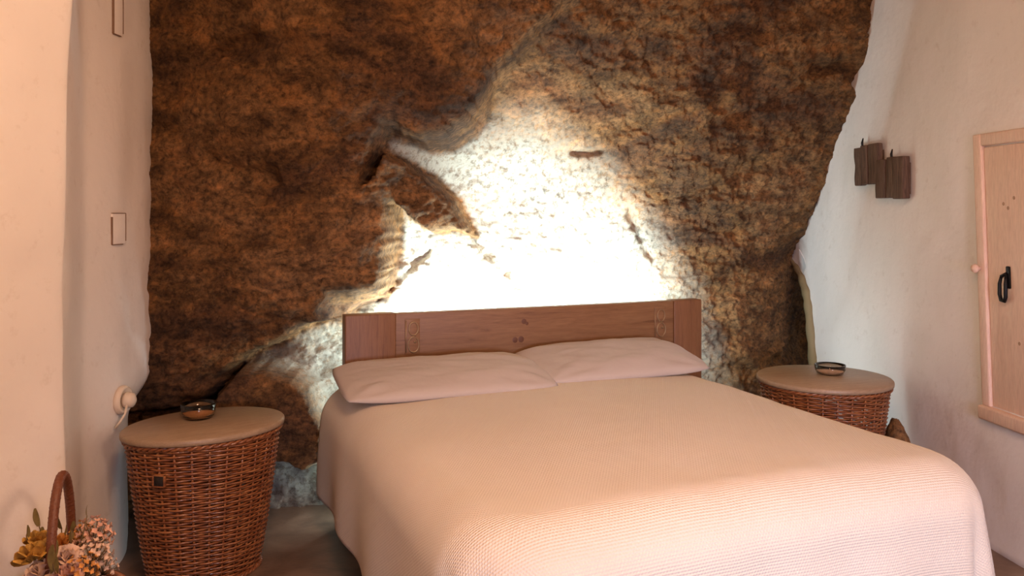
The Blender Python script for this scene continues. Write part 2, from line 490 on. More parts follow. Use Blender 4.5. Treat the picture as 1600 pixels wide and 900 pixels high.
m = np.clip((sd + 0.008) / 0.030, 0, 1); m = m * m * (3 - 2 * m)
soft = np.clip((sd + 0.05) / 0.35, 0, 1)                  # the mass thins towards its edge
D = B * (1 - m) + A * m + 0.03 * m * (1 - soft)
lit = np.clip(1 - m, 0, 1)
zc = polydist(X, Z, [xz(q)[:2] for q in [(560, 170, 3.4), (720, 130, 3.4), (860, 100, 3.5), (980, 200, 3.8), (1060, 330, 4.0), (1090, 480, 4.1), (1000, 700, 4.0), (640, 700, 3.6), (600, 480, 3.5)]])
calm = 1 - 0.72 * np.clip((zc + 0.05) / 0.25, 0, 1) * (1 - m)
D = D - 0.028 * (n2 - 1.0) * (0.35 + 0.65 * m) * calm - (0.026 * n0 + 0.022 * n4 + 0.016 * n1) * calm - 0.0070 * n3 * calm - 0.016 * (n5 - 1.0) * np.clip(calm * 1.6 - 0.6, 0, 1)
# cracks and ledges crossing the hollow
def crack(pts, wd_, dp):
    global D
    q = [xz(p)[:2] for p in pts]
    best = np.full(X.shape, 1e9)
    for (x0, z0), (x1, z1) in zip(q[:-1], q[1:]):
        dx, dz = x1 - x0, z1 - z0
        t = np.clip(((X - x0) * dx + (Z - z0) * dz) / (dx * dx + dz * dz), 0, 1)
        best = np.minimum(best, np.hypot(X - x0 - t * dx, Z - z0 - t * dz))
    best = np.maximum(0, best + 0.010 * n1)
    D = D + dp * np.exp(-(best / wd_) ** 2)
crack([(735, 375, 3.6), (770, 405, 3.7), (810, 440, 3.75), (840, 470, 3.8)], 0.018, 0.05)
crack([(660, 395, 3.45), (630, 430, 3.48), (590, 465, 3.5)], 0.014, 0.05)
crack([(985, 330, 4.0), (1000, 370, 4.05), (1018, 405, 4.1)], 0.015, 0.05)
crack([(900, 238, 3.8), (940, 235, 3.85)], 0.012, 0.035)
crack([(1270, 110, 3.9), (1310, 100, 3.9), (1350, 125, 3.95)], 0.035, 0.09)
crack([(330, 75, 2.95), (400, 60, 2.95)], 0.03, 0.06)
crack([(330, 255, 3.05), (430, 270, 3.05)], 0.03, 0.05)
crack([(1120, 200, 3.9), (1200, 160, 3.9), (1260, 130, 3.9)], 0.03, 0.035)
crack([(1080, 300, 4.0), (1180, 260, 4.1)], 0.04, 0.035)
# dark boulder low down between the left basket and the bed
sd2 = polydist(X + 0.012 * n1, Z + 0.012 * n4, [xz(q)[:2] for q in [(345, 600, 3.25), (372, 572, 3.25), (420, 572, 3.25), (462, 584, 3.22), (492, 606, 3.22), (500, 636, 3.22), (530, 680, 3.22), (530, 742, 3.22), (500, 728, 3.22), (478, 744, 3.22), (452, 726, 3.25), (425, 722, 3.25), (400, 748, 3.25), (230, 770, 3.25), (225, 640, 3.25), (325, 632, 3.25)]]) + 0.008 * n1
m2 = np.clip((sd2 + 0.01) / 0.045, 0, 1); m2 = m2 * m2 * (3 - 2 * m2)
D = D * (1 - m2) + np.minimum(D, 3.17 + 0.02 * n0 + 0.012 * n4 + 0.01 * n1) * m2
# keep clear of the headboard
hb_y = 3.17 + (X + 0.641) * 0.375 / 0.927
inb = np.clip((X + 0.74) / 0.06, 0, 1) * np.clip((0.97 - X) / 0.06, 0, 1) * np.clip((0.93 - Z) / 0.09, 0, 1)
D = D * (1 - inb) + np.maximum(D, hb_y + 0.145) * inb
Xs = X + 0.010 * n3 + 0.008 * n1; Zs = Z + 0.010 * n4
V = np.stack([Xs.ravel(), D.ravel(), Zs.ravel()], 1)
nr, ncg = X.shape
idx = np.arange(nr * ncg).reshape(nr, ncg)
Fq = np.stack([idx[:-1, :-1], idx[:-1, 1:], idx[1:, 1:], idx[1:, :-1]], -1).reshape(-1, 4)
me = bpy.data.meshes.new('wall_back')
me.from_pydata(V.tolist(), [], Fq.tolist())
smooth(me)
# painted glow of the LED strip: in the hollow and low down
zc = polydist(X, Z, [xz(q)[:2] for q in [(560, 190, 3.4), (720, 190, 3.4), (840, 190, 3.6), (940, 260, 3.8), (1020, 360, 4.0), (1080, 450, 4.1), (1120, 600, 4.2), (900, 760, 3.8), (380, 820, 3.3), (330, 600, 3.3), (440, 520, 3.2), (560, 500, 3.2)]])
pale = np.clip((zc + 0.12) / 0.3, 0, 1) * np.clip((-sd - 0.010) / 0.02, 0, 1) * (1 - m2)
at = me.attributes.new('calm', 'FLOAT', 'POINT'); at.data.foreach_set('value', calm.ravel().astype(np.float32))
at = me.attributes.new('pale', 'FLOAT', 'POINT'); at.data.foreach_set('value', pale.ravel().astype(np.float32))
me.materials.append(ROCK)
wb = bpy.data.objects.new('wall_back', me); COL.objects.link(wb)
tag(wb, 'rough brown natural cave rock wall behind the bed', kind='structure')

# ------------------------------------------------------------------ bed
bed = empty('bed', BO, BA, label='double bed with plain pine headboard in front of the rock wall', cat='bed')
HW, HT = 1.60, 0.815
b_ = bmesh.new(); box(b_, 0.0, 0.195, -0.03, 0.035, 0.0, HT, 0.004)
obj('headboard_post', b_, POSTWOOD, bed)
b_ = bmesh.new(); box(b_, 1.455, 1.60, -0.03, 0.035, 0.0, HT, 0.004)
obj('headboard_post', b_, POSTWOOD, bed)
b_ = bmesh.new(); box(b_, 0.1955, 1.4545, -0.024, 0.022, 0.625, HT - 0.002, 0.003)
pn = obj('headboard_panel', b_, HEADWOOD, bed)
b_ = bmesh.new(); box(b_, 0.1955, 1.4545, -0.016, 0.020, 0.40, 0.6245, 0.003)
obj('headboard_rail', b_, POSTWOOD, bed)
for x, z, r in ((0.735, 0.757, .011), (0.748, 0.748, .007), (0.695, 0.683, .012), (0.722, 0.684, .013)):
    k = bmesh.new(); lathe(k, [(0, 0.0008), (r * .6, 0.0008), (r, 0)], 14)
    bmesh.ops.rotate(k, cent=(0, 0, 0), matrix=Matrix.Rotation(math.radians(90), 3, 'X'), verts=k.verts)
    bmesh.ops.translate(k, vec=(x, -0.0242, z), verts=k.verts)
    obj('knot', k, KNOT, pn)
# worn metal bed-hook plates set in the panel near each post
for x in (0.262, 1.385):
    k = bmesh.new()
    box(k, x - .03, x + .03, -0.0265, -0.022, 0.652, 0.79, 0.001)
    pl_ = obj('hook_plate', k, HEADWOOD, pn)
    k = bmesh.new()
    for zc_, rr in ((0.752, .026), (0.69, .030)):
        ring = [(x + .004 + rr * .72 * math.cos(t * math.pi / 12), -0.0275, zc_ + rr * math.sin(t * math.pi / 12)) for t in range(24)]
        tube(k, ring, 0.0032, 6, closed=True)
    tube(k, [(x - .026, -0.0275, 0.66), (x - .026, -0.0275, 0.785)], 0.0022, 6)
    tube(k, [(x + .01, -0.031, 0.700), (x + .01, -0.027, 0.700)], 0.005, 8)
    obj('hook_ring', k, BRASS, pl_)
b_ = bmesh.new(); box(b_, 0.03, 1.34, -1.50, -0.04, 0.34, 0.52, 0.05, 4)
obj('mattress', b_, PILLOW, bed)
b_ = bmesh.new(); box(b_, 0.02, 1.35, -1.52, -0.035, 0.24, 0.335, 0.008)
obj('bed_base', b_, POSTWOOD, bed)
for x in (0.08, 1.27):
    for y in (-1.44, -0.14):
        b_ = bmesh.new(); box(b_, x, x + 0.06, y, y + 0.06, 0.0, 0.24, 0.004)
        obj('leg', b_, POSTWOOD, bed)

# LED strip behind the headboard
led = empty('led_strip', BO, BA, label='cool white light strip hidden behind the headboard', cat='light strip')
k = bmesh.new(); box(k, 0.12, 1.50, 0.036, 0.052, 0.685, 0.70, 0.002)
obj('top_strip', k, LED, led)
k = bmesh.new(); box(k, 0.03, 0.045, 0.036, 0.050, 0.10, 0.62, 0.002)
obj('side_strip', k, LED, led)
k = bmesh.new(); box(k, 1.545, 1.56, 0.036, 0.050, 0.12, 0.74, 0.002)  # right-hand strip, added along with the far side fill light
obj('side_strip', k, LED, led)

# bedspread: top, rolled edge and hanging sides on three sides of the bed
IX0, IX1, IY = 0.05, 1.285, -1.545
R, ZT, HEM = 0.135, 0.552, 0.155
def path(o, n_side=90, n_c=34, n_f=110, r0=0.07):
    """points of the rounded U at offset o outside the flat area: (x, y, outward nx, ny, s, corner weight)"""
    out = []; hy = -0.30
    hy = -0.02
    for i in range(n_side):
        y = hy + (IY + r0 - hy) * i / (n_side - 1)
        out.append((IX0 - o, y, -1, 0, IX0, y, 0))
    for i in range(1, n_c):
        a = math.pi + math.pi / 2 * i / n_c
        c = math.sin(math.pi * i / n_c)
        out.append((IX0 + r0 + (r0 + o) * math.cos(a), IY + r0 + (r0 + o) * math.sin(a), math.cos(a), math.sin(a), IX0 + r0 + r0 * math.cos(a), IY + r0 + r0 * math.sin(a), c))
    for i in range(n_f):
        x = IX0 + r0 + (IX1 - IX0 - 2 * r0) * i / (n_f - 1)
        out.append((x, IY - o, 0, -1, x, IY, 0))
    for i in range(1, n_c):
        a = 1.5 * math.pi + math.pi / 2 * i / n_c
        c = math.sin(math.pi * i / n_c)
        out.append((IX1 - r0 + (r0 + o) * math.cos(a), IY + r0 + (r0 + o) * math.sin(a), math.cos(a), math.sin(a), IX1 - r0 + r0 * math.cos(a), IY + r0 + r0 * math.sin(a), c))
    for i in range(n_side):
        y = IY + r0 + (hy - IY - r0) * i / (n_side - 1)
        out.append((IX1 + o, y, 1, 0, IX1, y, 0))
    return out
rows = []; uvs = []
base = path(0)
M_ = len(base)
cx = (IX0 + IX1) / 2
for t in (0.0, 0.15, 0.3, 0.45, 0.6, 0.72, 0.82, 0.9, 0.96):
    row = []; ur = []
    for (x, y, nx, ny, bx, by, c) in base:
        sx = cx; sy = max(y, IY + 0.55)
        X_, Y_ = sx + (x - sx) * t, sy + (y - sy) * t
        row.append([X_, Y_, 0]); ur.append((X_, Y_))
    rows.append(row); uvs.append(ur)
K1, K2 = 14, 22
arc = R * math.pi / 2
L1 = ZT - R - HEM
prof = [(R * math.sin(a * math.pi / 2 / K1), -R * (1 - math.cos(a * math.pi / 2 / K1)), arc * a / K1) for a in range(K1 + 1)]
prof += [(R + 0.008 * math.sin(k / K2 * 2.2), -R - L1 * k / K2, arc + L1 * k / K2) for k in range(1, K2 + 1)]
for (o, dz, s) in prof:
    row = []; ur = []
    fr_ = max(0.0, s - arc * 0.6) / (arc * 0.4 + L1)
    for q, (x, y, nx, ny, bx, by, c) in enumerate(path(o)):
        sl = q / M_
        fold = 0.010 * math.sin(q * 0.21 + 1.0 + 1.5 * math.sin(q * 0.033)) * (1 - c)
        fold += c * (0.052 * math.cos(q * 0.62 + 0.6) - 0.010)
        fold *= fr_ ** 1.3
        X_ = x + nx * fold; Y_ = y + ny * fold
        row.append([X_, Y_, dz]); ur.append((bx + nx * s, by + ny * s))
    rows.append(row); uvs.append(ur)
verts = []
for ri, row in enumerate(rows):
    for (x, y, dz) in row:
        u = (x - cx) / 0.62; v = (y + 0.8) / 0.8
        dome = 0.018 * max(0, 1 - u * u) + 0.004 * fbm((x, y, 0.5), 3.0, 3)
        if y > -0.60: dome -= 0.0
        verts.append((x, y, ZT + dz + dome))
g = gridmesh(verts, M_, len(rows))
first = {}; rep = list(range(len(verts)))
for i in range(M_):
    k = (round(verts[i][0], 5), round(verts[i][1], 3)); rep[i] = first.setdefault(k, i)
nf = []
for f in g[2]:
    q = []
    for k in f:
        if rep[k] not in q: q.append(rep[k])
    if len(q) > 2: nf.append(tuple(q))
g = (verts, [], nf)
sp = obj('bedspread', g, SPREAD)
uvl = sp.data.uv_layers.new(name='cloth')
flat_uv = [u for r in uvs for u in r]
buf = np.empty(len(sp.data.loops) * 2, np.float32)
li = np.empty(len(sp.data.loops), np.int32); sp.data.loops.foreach_get('vertex_index', li)
buf[:] = np.array(flat_uv, np.float32)[li].ravel()
uvl.data.foreach_set('uv', buf)
sp.location = BO; sp.rotation_euler = (0, 0, BA)
md = sp.modifiers.new('thickness', 'SOLIDIFY'); md.thickness = 0.006; md.offset = -1
tag(sp, 'pale cream ribbed bedspread draped over the whole bed', 'bedspread')

def pillow(name, cx_, cy_, w, d, h, lean, rz, label, flip=1, ears=0.03):
    nu, nv = 64, 44
    vs = []; fs = []
    for side in (1, -1):
        for j in range(nv + 1):
            for i in range(nu + 1):
                u = -1 + 2 * i / nu; v = -1 + 2 * j / nv
                # rounded square with pulled-in edges and pointed corners
                ex = 1 - 0.045 * v ** 4 - 0.015 * (1 - abs(v) ** 3) * abs(u) ** 4
                ey = 1 - 0.13 * u ** 6 - 0.02 * (1 - abs(u) ** 3) * abs(v) ** 4
                prof_ = max(0.0, (1 - abs(u) ** 4.0)) ** 0.55 * max(0.0, (1 - abs(v) ** 2.8)) ** 0.58
                x = u * w / 2 * ex; y = v * d / 2 * ey
                z = side * h / 2 * prof_ * (1 + 0.16 * math.sin(u * 2.3 + 0.6) * math.cos(v * 1.9))
                wr_ = fbm((x * 1.0 + cx_, y * 2.2, side), 5, 3) * 0.007 * prof_
                z += wr_
                # creases fanning from the corners
                cr = math.hypot(1 - abs(u), 1 - abs(v))
                z += side * 0.006 * math.sin(math.atan2(1 - abs(v), 1 - abs(u) + 1e-6) * 9) * math.exp(-((cr - 0.35) / 0.25) ** 2) * prof_
                if side == -1: z = z * 0.55
                vs.append((x, y, z))
    n = (nu + 1) * (nv + 1)
    for s in (0, 1):
        for j in range(nv):
            for i in range(nu):
                a = s * n + j * (nu + 1) + i
                q = (a, a + 1, a + nu + 2, a + nu + 1)
                fs.append(q if s == 0 else q[::-1])
    bm = bmesh.new()
    bv = [bm.verts.new(v) for v in vs]
    for q in fs: bm.faces.new([bv[i] for i in q])
    bmesh.ops.remove_doubles(bm, verts=bm.verts, dist=0.0005)
    M = Matrix.Rotation(rz, 4, 'Z') @ Matrix.Rotation(lean, 4, 'X')
    bmesh.ops.transform(bm, matrix=M, verts=bm.verts)
    o = obj(name, bm, PILLOW)
    zz = min(v.co.z for v in o.data.vertices)
    o.matrix_world = BED @ Matrix.Translation((cx_, cy_, 0.552 + 0.008 - zz))
    tag(o, label, 'pillow', 'pillows against the headboard')
    return o
pillow('pillow', 0.318, -0.262, 0.79, 0.41, 0.100, math.radians(8), math.radians(-1.5), 'white pillow at the left, its open end over the bed edge')
pillow('pillow', 1.035, -0.225, 0.75, 0.38, 0.110, math.radians(10), math.radians(1.5), 'white pillow at the right, nearer the rock hollow and far basket')

# ------------------------------------------------------------------ wicker laundry baskets used as bedside tables
def wicker_basket(loc, rt, rb_, H, ex, ey, rz, label, nst=28, latch=None):
    root = empty('wicker_basket', loc, rz, label=label, cat='basket')
    top = H - 0.024
    def rad(z):
        t = z / top
        return rb_ + (rt - rb_) * (t ** 0.8)
    # stakes
    bm = bmesh.new()
    for k in range(nst):
        a = 2 * math.pi * k / nst
        tube(bm, [(rad(z) * ex * math.cos(a), rad(z) * ey * math.sin(a), z) for z in (0.005, top * .25, top * .5, top * .75, top - 0.004)], 0.0042, 6)
    o = obj('stakes', bm, WICKER, root); o['kind'] = 'stuff'
    # weave: rows of rods going in front of and behind the stakes
    rows_ = int(top / 0.0078)
    seg = nst * 6
    vs = []; fs = []
    rnd = random.Random(7)
    for j in range(rows_):
        z0 = 0.006 + (top - 0.016) * j / (rows_ - 1)
        ph = j % 2; w0 = rnd.uniform(0.9, 1.12); zj = rnd.uniform(-.0006, .0006)
        st = len(vs); nn = 5
        for i in range(seg):
            a = 2 * math.pi * i / seg
            wv = math.cos(math.pi * (i / 6 + ph))
            r = rad(z0) + 0.0048 * wv
            zz = z0 + zj + 0.0012 * math.sin(a * 3 + j * .7)
            for q in range(nn):
                b = 2 * math.pi * q / nn
                rr = r + 0.0036 * w0 * math.cos(b)
                vs.append((rr * ex * math.cos(a), rr * ey * math.sin(a), zz + 0.0039 * w0 * math.sin(b)))
        for i in range(seg):
            for q in range(nn):
                fs.append((st + i * nn + q, st + ((i + 1) % seg) * nn + q, st + ((i + 1) % seg) * nn + (q + 1) % nn, st + i * nn + (q + 1) % nn))
    o = obj('weave', (vs, [], fs), WICKER, root); o['kind'] = 'stuff'
    # plaited rim and foot ring
    for zz, nm, rr in ((top - 0.006, 'rim', 0.0075), (0.008, 'foot_ring', 0.008)):
        bm = bmesh.new()
        for s in (0, 1):
            tube(bm, [((rad(zz) + .005 + 0.004 * math.cos(a * 30 + s * math.pi)) * ex * math.cos(a), (rad(zz) + .005 + 0.004 * math.cos(a * 30 + s * math.pi)) * ey * math.sin(a), zz + 0.004 * math.sin(a * 30 + s * math.pi)) for a in [2 * math.pi * i / 240 for i in range(240)]], rr * .7, 6, closed=True)
        obj(nm, bm, WICKER, root)
    bm = bmesh.new(); lathe(bm, [(0, 0.01), (rb_ * .98, 0.01), (rb_ * .98, 0.004), (0, 0.004)], 40, ex, ey)
    obj('bottom', bm, WICKER, root)
    bm = bmesh.new()
    R_ = rt + 0.018
    lathe(bm, [(0, H - .022), (R_ - .006, H - .022), (R_ - .001, H - .019), (R_, H - .012), (R_ - .001, H - .005), (R_ - .006, H), (0, H)], 96, ex, ey)
    lid = obj('lid', bm, LIDWOOD, root); lid['label'] = 'round pale wooden lid'
    if latch is not None:
        a, zl = latch
        r = rad(zl) + 0.012
        M = Matrix.Translation((r * ex * math.cos(a), r * ey * math.sin(a), zl)) @ Matrix.Rotation(a + math.pi / 2, 4, 'Z')
        bm = bmesh.new()
        for q in ((-.022, .022, -.020, -.015), (-.022, .022, .015, .020), (-.022, -.016, -.02, .02), (.016, .022, -.02, .02)):
            box(bm, q[0], q[1], -.004, .004, q[2], q[3], .001)
        bmesh.ops.transform(bm, matrix=M, verts=bm.verts)
        fr2 = obj('hand_hole_frame', bm, WICKER, root)
        bm = bmesh.new(); box(bm, -.016, .016, -.003, .001, -.015, .015)
        bmesh.ops.transform(bm, matrix=M, verts=bm.verts)
        obj('hand_hole', bm, HOLE, fr2)
    return root
lc = P(321, 660, 2.80); rc = P(1287, 588, 3.42)
HL, HR = 0.498, 0.532
wicker_basket((lc.x, lc.y, 0), 0.222, 0.155, HL, 1.11, 0.88, math.radians(40), 'brown wicker basket with pale wooden lid standing against the left wall', latch=(math.radians(-38 - 90 - 12 + 0), 0.37))
wicker_basket((rc.x, rc.y, 0), 0.248, 0.175, HR, 1, 1, 0.3, 'brown wicker basket with pale wooden lid standing beyond the bed near the right wall')

def glass_dish(loc, r, h, label, mat, fill):
    root = empty('glass_dish', loc, label=label, cat='dish')
    bm = bmesh.new()
    lathe(bm, [(0, 0), (r * .72, 0), (r * .86, h * .12), (r * .98, h * .5), (r, h), (r - .0035, h), (r * .92, h * .5), (r * .8, h * .2), (r * .6, h * .12), (0, h * .12)], 40)
    obj('bowl', bm, mat, root)
    bm = bmesh.new()
    lathe(bm, [(0, h * .14), (r * .76, h * .16), (r * .86, h * .34), (r * .84, h * fill), (r * .5, h * (fill + .05)), (0, h * fill)], 32)
    obj('wax', bm, WAX, root)
    bm = bmesh.new(); tube(bm, [(0, 0, h * fill), (0.001, 0, h * fill + 0.008), (0.003, 0.001, h * fill + 0.012)], 0.001, 6)
    obj('wick', bm, HOLE, root)
lz = P(310, 648, 2.86); 
glass_dish((lz.x, lz.y, HL), 0.058, 0.052, 'brown glass candle bowl on the lid of the left basket', AMBER, 0.55)
rz_ = P(1297, 584, 3.47)
glass_dish((rz_.x, rz_.y, HR), 0.062, 0.040, 'low clear glass candle dish on the lid of the far right basket', GLASS, 0.5)

# sloping stone footing in the corner behind the right basket
bm = bmesh.new()
bmesh.ops.create_icosphere(bm, subdivisions=4, radius=1.0)
for v in bm.verts:
    q = v.co.copy(); n_ = 1 + 0.14 * noise.fractal(q * 1.6, 0.8, 2, 4)
    s_ = 1.0 - 0.45 * max(0, q.z)
    v.co = Vector((q.x * 0.070 * n_ * s_ - 0.02 * max(0, q.z), q.y * 0.13 * n_ * s_, max(0.0, 0.17 + q.z * 0.19 * n_)))
st = obj('corner_stone', bm, ROCK); st.location = (1.590, 3.42, 0)
tag(st, 'dark rough stone in the corner behind the right basket', 'stone')

def face_room(root):
    """turn a fitting modelled towards +y so that it faces the room"""
    for ch in [c for c in bpy.data.objects if c.parent == root]:
        if ch.data and not ch.data.get('turned'):
            ch.data.transform(Matrix.Diagonal((1, -1, 1, 1))); ch.data.flip_normals(); ch.data['turned'] = 1
        face_room(ch)

# ------------------------------------------------------------------ dark wooden plaques on the right wall
wdir = Vector((WK, 1, 0)).normalized()                 # along the wall, away from the camera
wang = math.atan2(-wdir.y, -wdir.x)                    # local +x runs towards the camera
def wall_pt(px, py):
    u = (px - 800) / F; d = WX0 / (u - WK)
    return P(px, py, d), d
def plaque(x0, x1, y0, y1, lean, label, slats, seed):
    a, d0 = wall_pt(x0, y1); b, d1 = wall_pt(x1, y1); t_, _ = wall_pt(x0, y0)
    W = (a - b).length; H = t_.z - a.z
    root = empty('wooden_wall_plaque', a, wang, label=label, cat='wall decoration', group='dark wood plaques on the right wall')
    rnd = random.Random(seed)
    x = 0.0
    back = bmesh.new(); box(back, 0.01, W - 0.01, 0.004, 0.016, 0.02, H - 0.03, 0.002)
    obj('backing', back, DARKWOOD, root)
    for f_, hh, dep in slats:
        w = W * f_
        bm = bmesh.new()
        nseg = 8
        pts_ = []
        box(bm, x + .004, x + w - .004, 0.012, 0.012 + dep, 0.0 + rnd.uniform(0, .006), H * hh, 0.005, 2)
        bmesh.ops.subdivide_edges(bm, edges=[e for e in bm.edges if abs(e.verts[0].co.z - e.verts[1].co.z) > H * .5], cuts=8)
        for v in bm.verts:
            v.co.x += 0.003 * noise.noise(Vector((v.co.z * 25, seed + x * 9, v.co.x * 30)))
            v.co.y += 0.004 * noise.noise(Vector((v.co.z * 20, seed + x * 9, v.co.x * 60 + 4)))
            v.co.x += lean * (v.co.z - H / 2)
        obj('slat', bm, DARKWOOD, root)
        x += w
    nx = W * 0.5 * (1 if seed == 2 else 0.55)
    bm = bmesh.new()
    tube(bm, [(nx, 0.012, H * .93), (nx, 0.030, H * .97), (nx - .002, 0.030, H + 0.012), (nx, .026, H + 0.034)], [.005, .006, .0055, .0025], 8)
    obj('nail', bm, BLACK, root)
    face_room(root)
plaque(1347, 1385, 229, 291, -0.05, 'dark weathered wooden plaque hung higher, nearer the rock', [(.30, .95, .030), (.28, .99, .033), (.42, 1.0, .028)], 1)
plaque(1381, 1427, 248, 312, -0.02, 'dark weathered wooden plaque hung lower, nearer the cupboard door', [(.36, .96, .031), (.26, 1.0, .028), (.38, .985, .034)], 2)

# ------------------------------------------------------------------ cupboard door in the right wall
dp, dd = wall_pt(1521, 640)
z0 = 0.455; z1 = 1.492
door = empty('cupboard_door', (dp.x, dp.y, z0), wang, label='cream painted wooden cupboard door with black handle set in the right wall', cat='cupboard door')
Wd, Hd = 0.74, z1 - z0
fw = 0.045
for nm, q in (('frame_stile', (0, fw, 0.05, Hd)), ('frame_stile', (Wd - fw, Wd, 0.05, Hd)), ('frame_head', (fw, Wd - fw, Hd - fw, Hd))):
    bm = bmesh.new(); box(bm, q[0], q[1], -0.03, 0.016, q[2], q[3], 0.006)
    obj(nm, bm, CREAM, door)
bm = bmesh.new(); box(bm, -0.006, Wd + .006, -0.03, 0.030, 0.0, 0.05, 0.008)
obj('frame_sill', bm, CREAM, door)
bm = bmesh.new(); box(bm, fw + .0045, Wd - fw - .0045, -0.02, 0.006, 0.0545, Hd - fw - .005, 0.003)
leaf = obj('door_leaf', bm, CREAM, door)
for x, z in ((0.20, 0.80), (0.145, 0.78), (0.168, 0.765), (0.20, 0.30)):
    k = bmesh.new(); lathe(k, [(0, 0.0012), (.005, 0.001), (.0065, 0)], 12)
    bmesh.ops.rotate(k, cent=(0, 0, 0), matrix=Matrix.Rotation(math.radians(-90), 3, 'X'), verts=k.verts)
    bmesh.ops.translate(k, vec=(x, 0.0062, z), verts=k.verts)
    obj('knot', k, mat_plain('faded_knot', (0.40, 0.24, 0.15), 0.6), leaf)
# black iron handle: short thumb piece above a drop pull
hx, hz_ = 0.0, 0.0
hd = bmesh.new()
box(hd, hx + .002, hx + .028, 0.024, 0.034, hz_ + .03, hz_ + .135, 0.006)
lo = [(hx - .020, .040, hz_ + .085), (hx - .028, .044, hz_ + .05), (hx - .028, .046, hz_ + .0), (hx - .018, .046, hz_ - .028), (hx + .004, .046, hz_ - .030), (hx + .014, .046, hz_ - .01), (hx + .016, .045, hz_ + .05), (hx + .012, .036, hz_ + .10)]
tube(hd, lo, [.006, .0085, .009, .009, .009, .009, .0085, .006], 8)
tube(hd, [(hx - .020, .040, hz_ + .085), (hx + .012, .036, hz_ + .10)], .008, 8)
bmesh.ops.transform(hd, matrix=Matrix.Translation((0.150, -0.012, 0.462)) @ Matrix.Scale(0.74, 4), verts=hd.verts)
obj('door_handle', hd, BLACK, leaf)['label'] = 'black iron handle'
kb = bmesh.new(); lathe(kb, [(0, .0), (.010, 0), (.010, .010), (.020, .018), (.024, .028), (.018, .040), (0, .044)], 24)
bmesh.ops.scale(kb, vec=(.7, .7, .7), verts=kb.verts)
bmesh.ops.rotate(kb, cent=(0, 0, 0), matrix=Matrix.Rotation(math.radians(-90), 3, 'X'), verts=kb.verts)
bmesh.ops.translate(kb, vec=(0.018, .016, 0.545), verts=kb.verts)
obj('turn_knob', kb, CREAM, door)
# the old frame leans: its foot stands nearer the room's front than its head
def lean(o, k, h):
    for ch in [c for c in bpy.data.objects if c.parent == o]:
        if not ch.data.get('leant'):
            for v in ch.data.vertices: v.co.x += k * (h - v.co.z) + 0.016
            ch.data['leant'] = 1
        lean(ch, k, h)
lean(door, 0.055, Hd)
face_room(door)

# ------------------------------------------------------------------ fittings on the left wall
def lwall(px, z):
    """point of the left recess wall seen at this column, with its direction"""
    pr = left_profile(z)[12:]
    u = (px - 800) / F
    for a, b in zip(pr[:-1], pr[1:]):
        if a[0] / a[1] <= u <= b[0] / b[1]:
            lo_, hi_ = 0.0, 1.0
            for _ in range(30):
                t = (lo_ + hi_) / 2
                x = a[0] + (b[0] - a[0]) * t; y = a[1] + (b[1] - a[1]) * t
                if x / y < u: lo_ = t
                else: hi_ = t
            return Vector((x, y, z)), math.atan2(b[1] - a[1], b[0] - a[0])
    return Vector((-1.36, 2.9, z)), math.pi / 2
def cover(px, z, h, w, label):
    p, a = lwall(px, z)
    root = empty('cover_plate', p, a, label=label, cat='cover plate')
    bm = bmesh.new(); box(bm, -w / 2, w / 2, -0.005, 0.002, -h / 2, h / 2, 0.002)
    obj('plate', bm, PLASTER, root)
    bm = bmesh.new()
    for q in ((-w / 2 - .003, -w / 2 + .001, -h / 2, h / 2 - .012), (w / 2 - .001, w / 2 + .003, -h / 2 + .01, h / 2), (-w / 2, w / 2, h / 2 - .001, h / 2 + .002), (-w / 2, w / 2 * .6, -h / 2 - .002, -h / 2 + .001)):
        box(bm, q[0], q[1], -0.006, 0.0, q[2], q[3])
    obj('seam', bm, CABLE, root, sm=False)
cover(184, 1.2 - (357 - HZ) / F * 2.9, 0.105, 0.080, 'white cover plate in the left recess at mid height')
cover(183, 1.2 - (10 - HZ) / F * 2.9, 0.23, 0.055, 'tall white cover plate high up in the left recess')
p, a = lwall(190, 0.56)
sw = empty('wall_socket', p, a, label='round cream wall socket on the left wall above the wicker basket', cat='socket')
bm = bmesh.new(); lathe(bm, [(0, -.004), (.048, -.004), (.050, .006), (.045, .016), (.040, .018), (.034, .010), (0, .010)], 36)
bmesh.ops.rotate(bm, cent=(0, 0, 0), matrix=Matrix.Rotation(math.radians(90), 3, 'X'), verts=bm.verts)
obj('socket_cover', bm, PLASTIC, sw)
bm = bmesh.new(); lathe(bm, [(0, .012), (.024, .012), (.028, .022), (.024, .040), (.012, .048), (0, .048)], 28)
bmesh.ops.rotate(bm, cent=(0, 0, 0), matrix=Matrix.Rotation(math.radians(90), 3, 'X'), verts=bm.verts)
pg = obj('plug', bm, PLASTIC, sw)
bm = bmesh.new(); tube(bm, [(-.02, -.03, -.012), (-.035, -.032, -.04), (-.045, -.02, -.065), (-.05, -.006, -.085)], .004, 8)
obj('cord', bm, PLASTIC, pg)

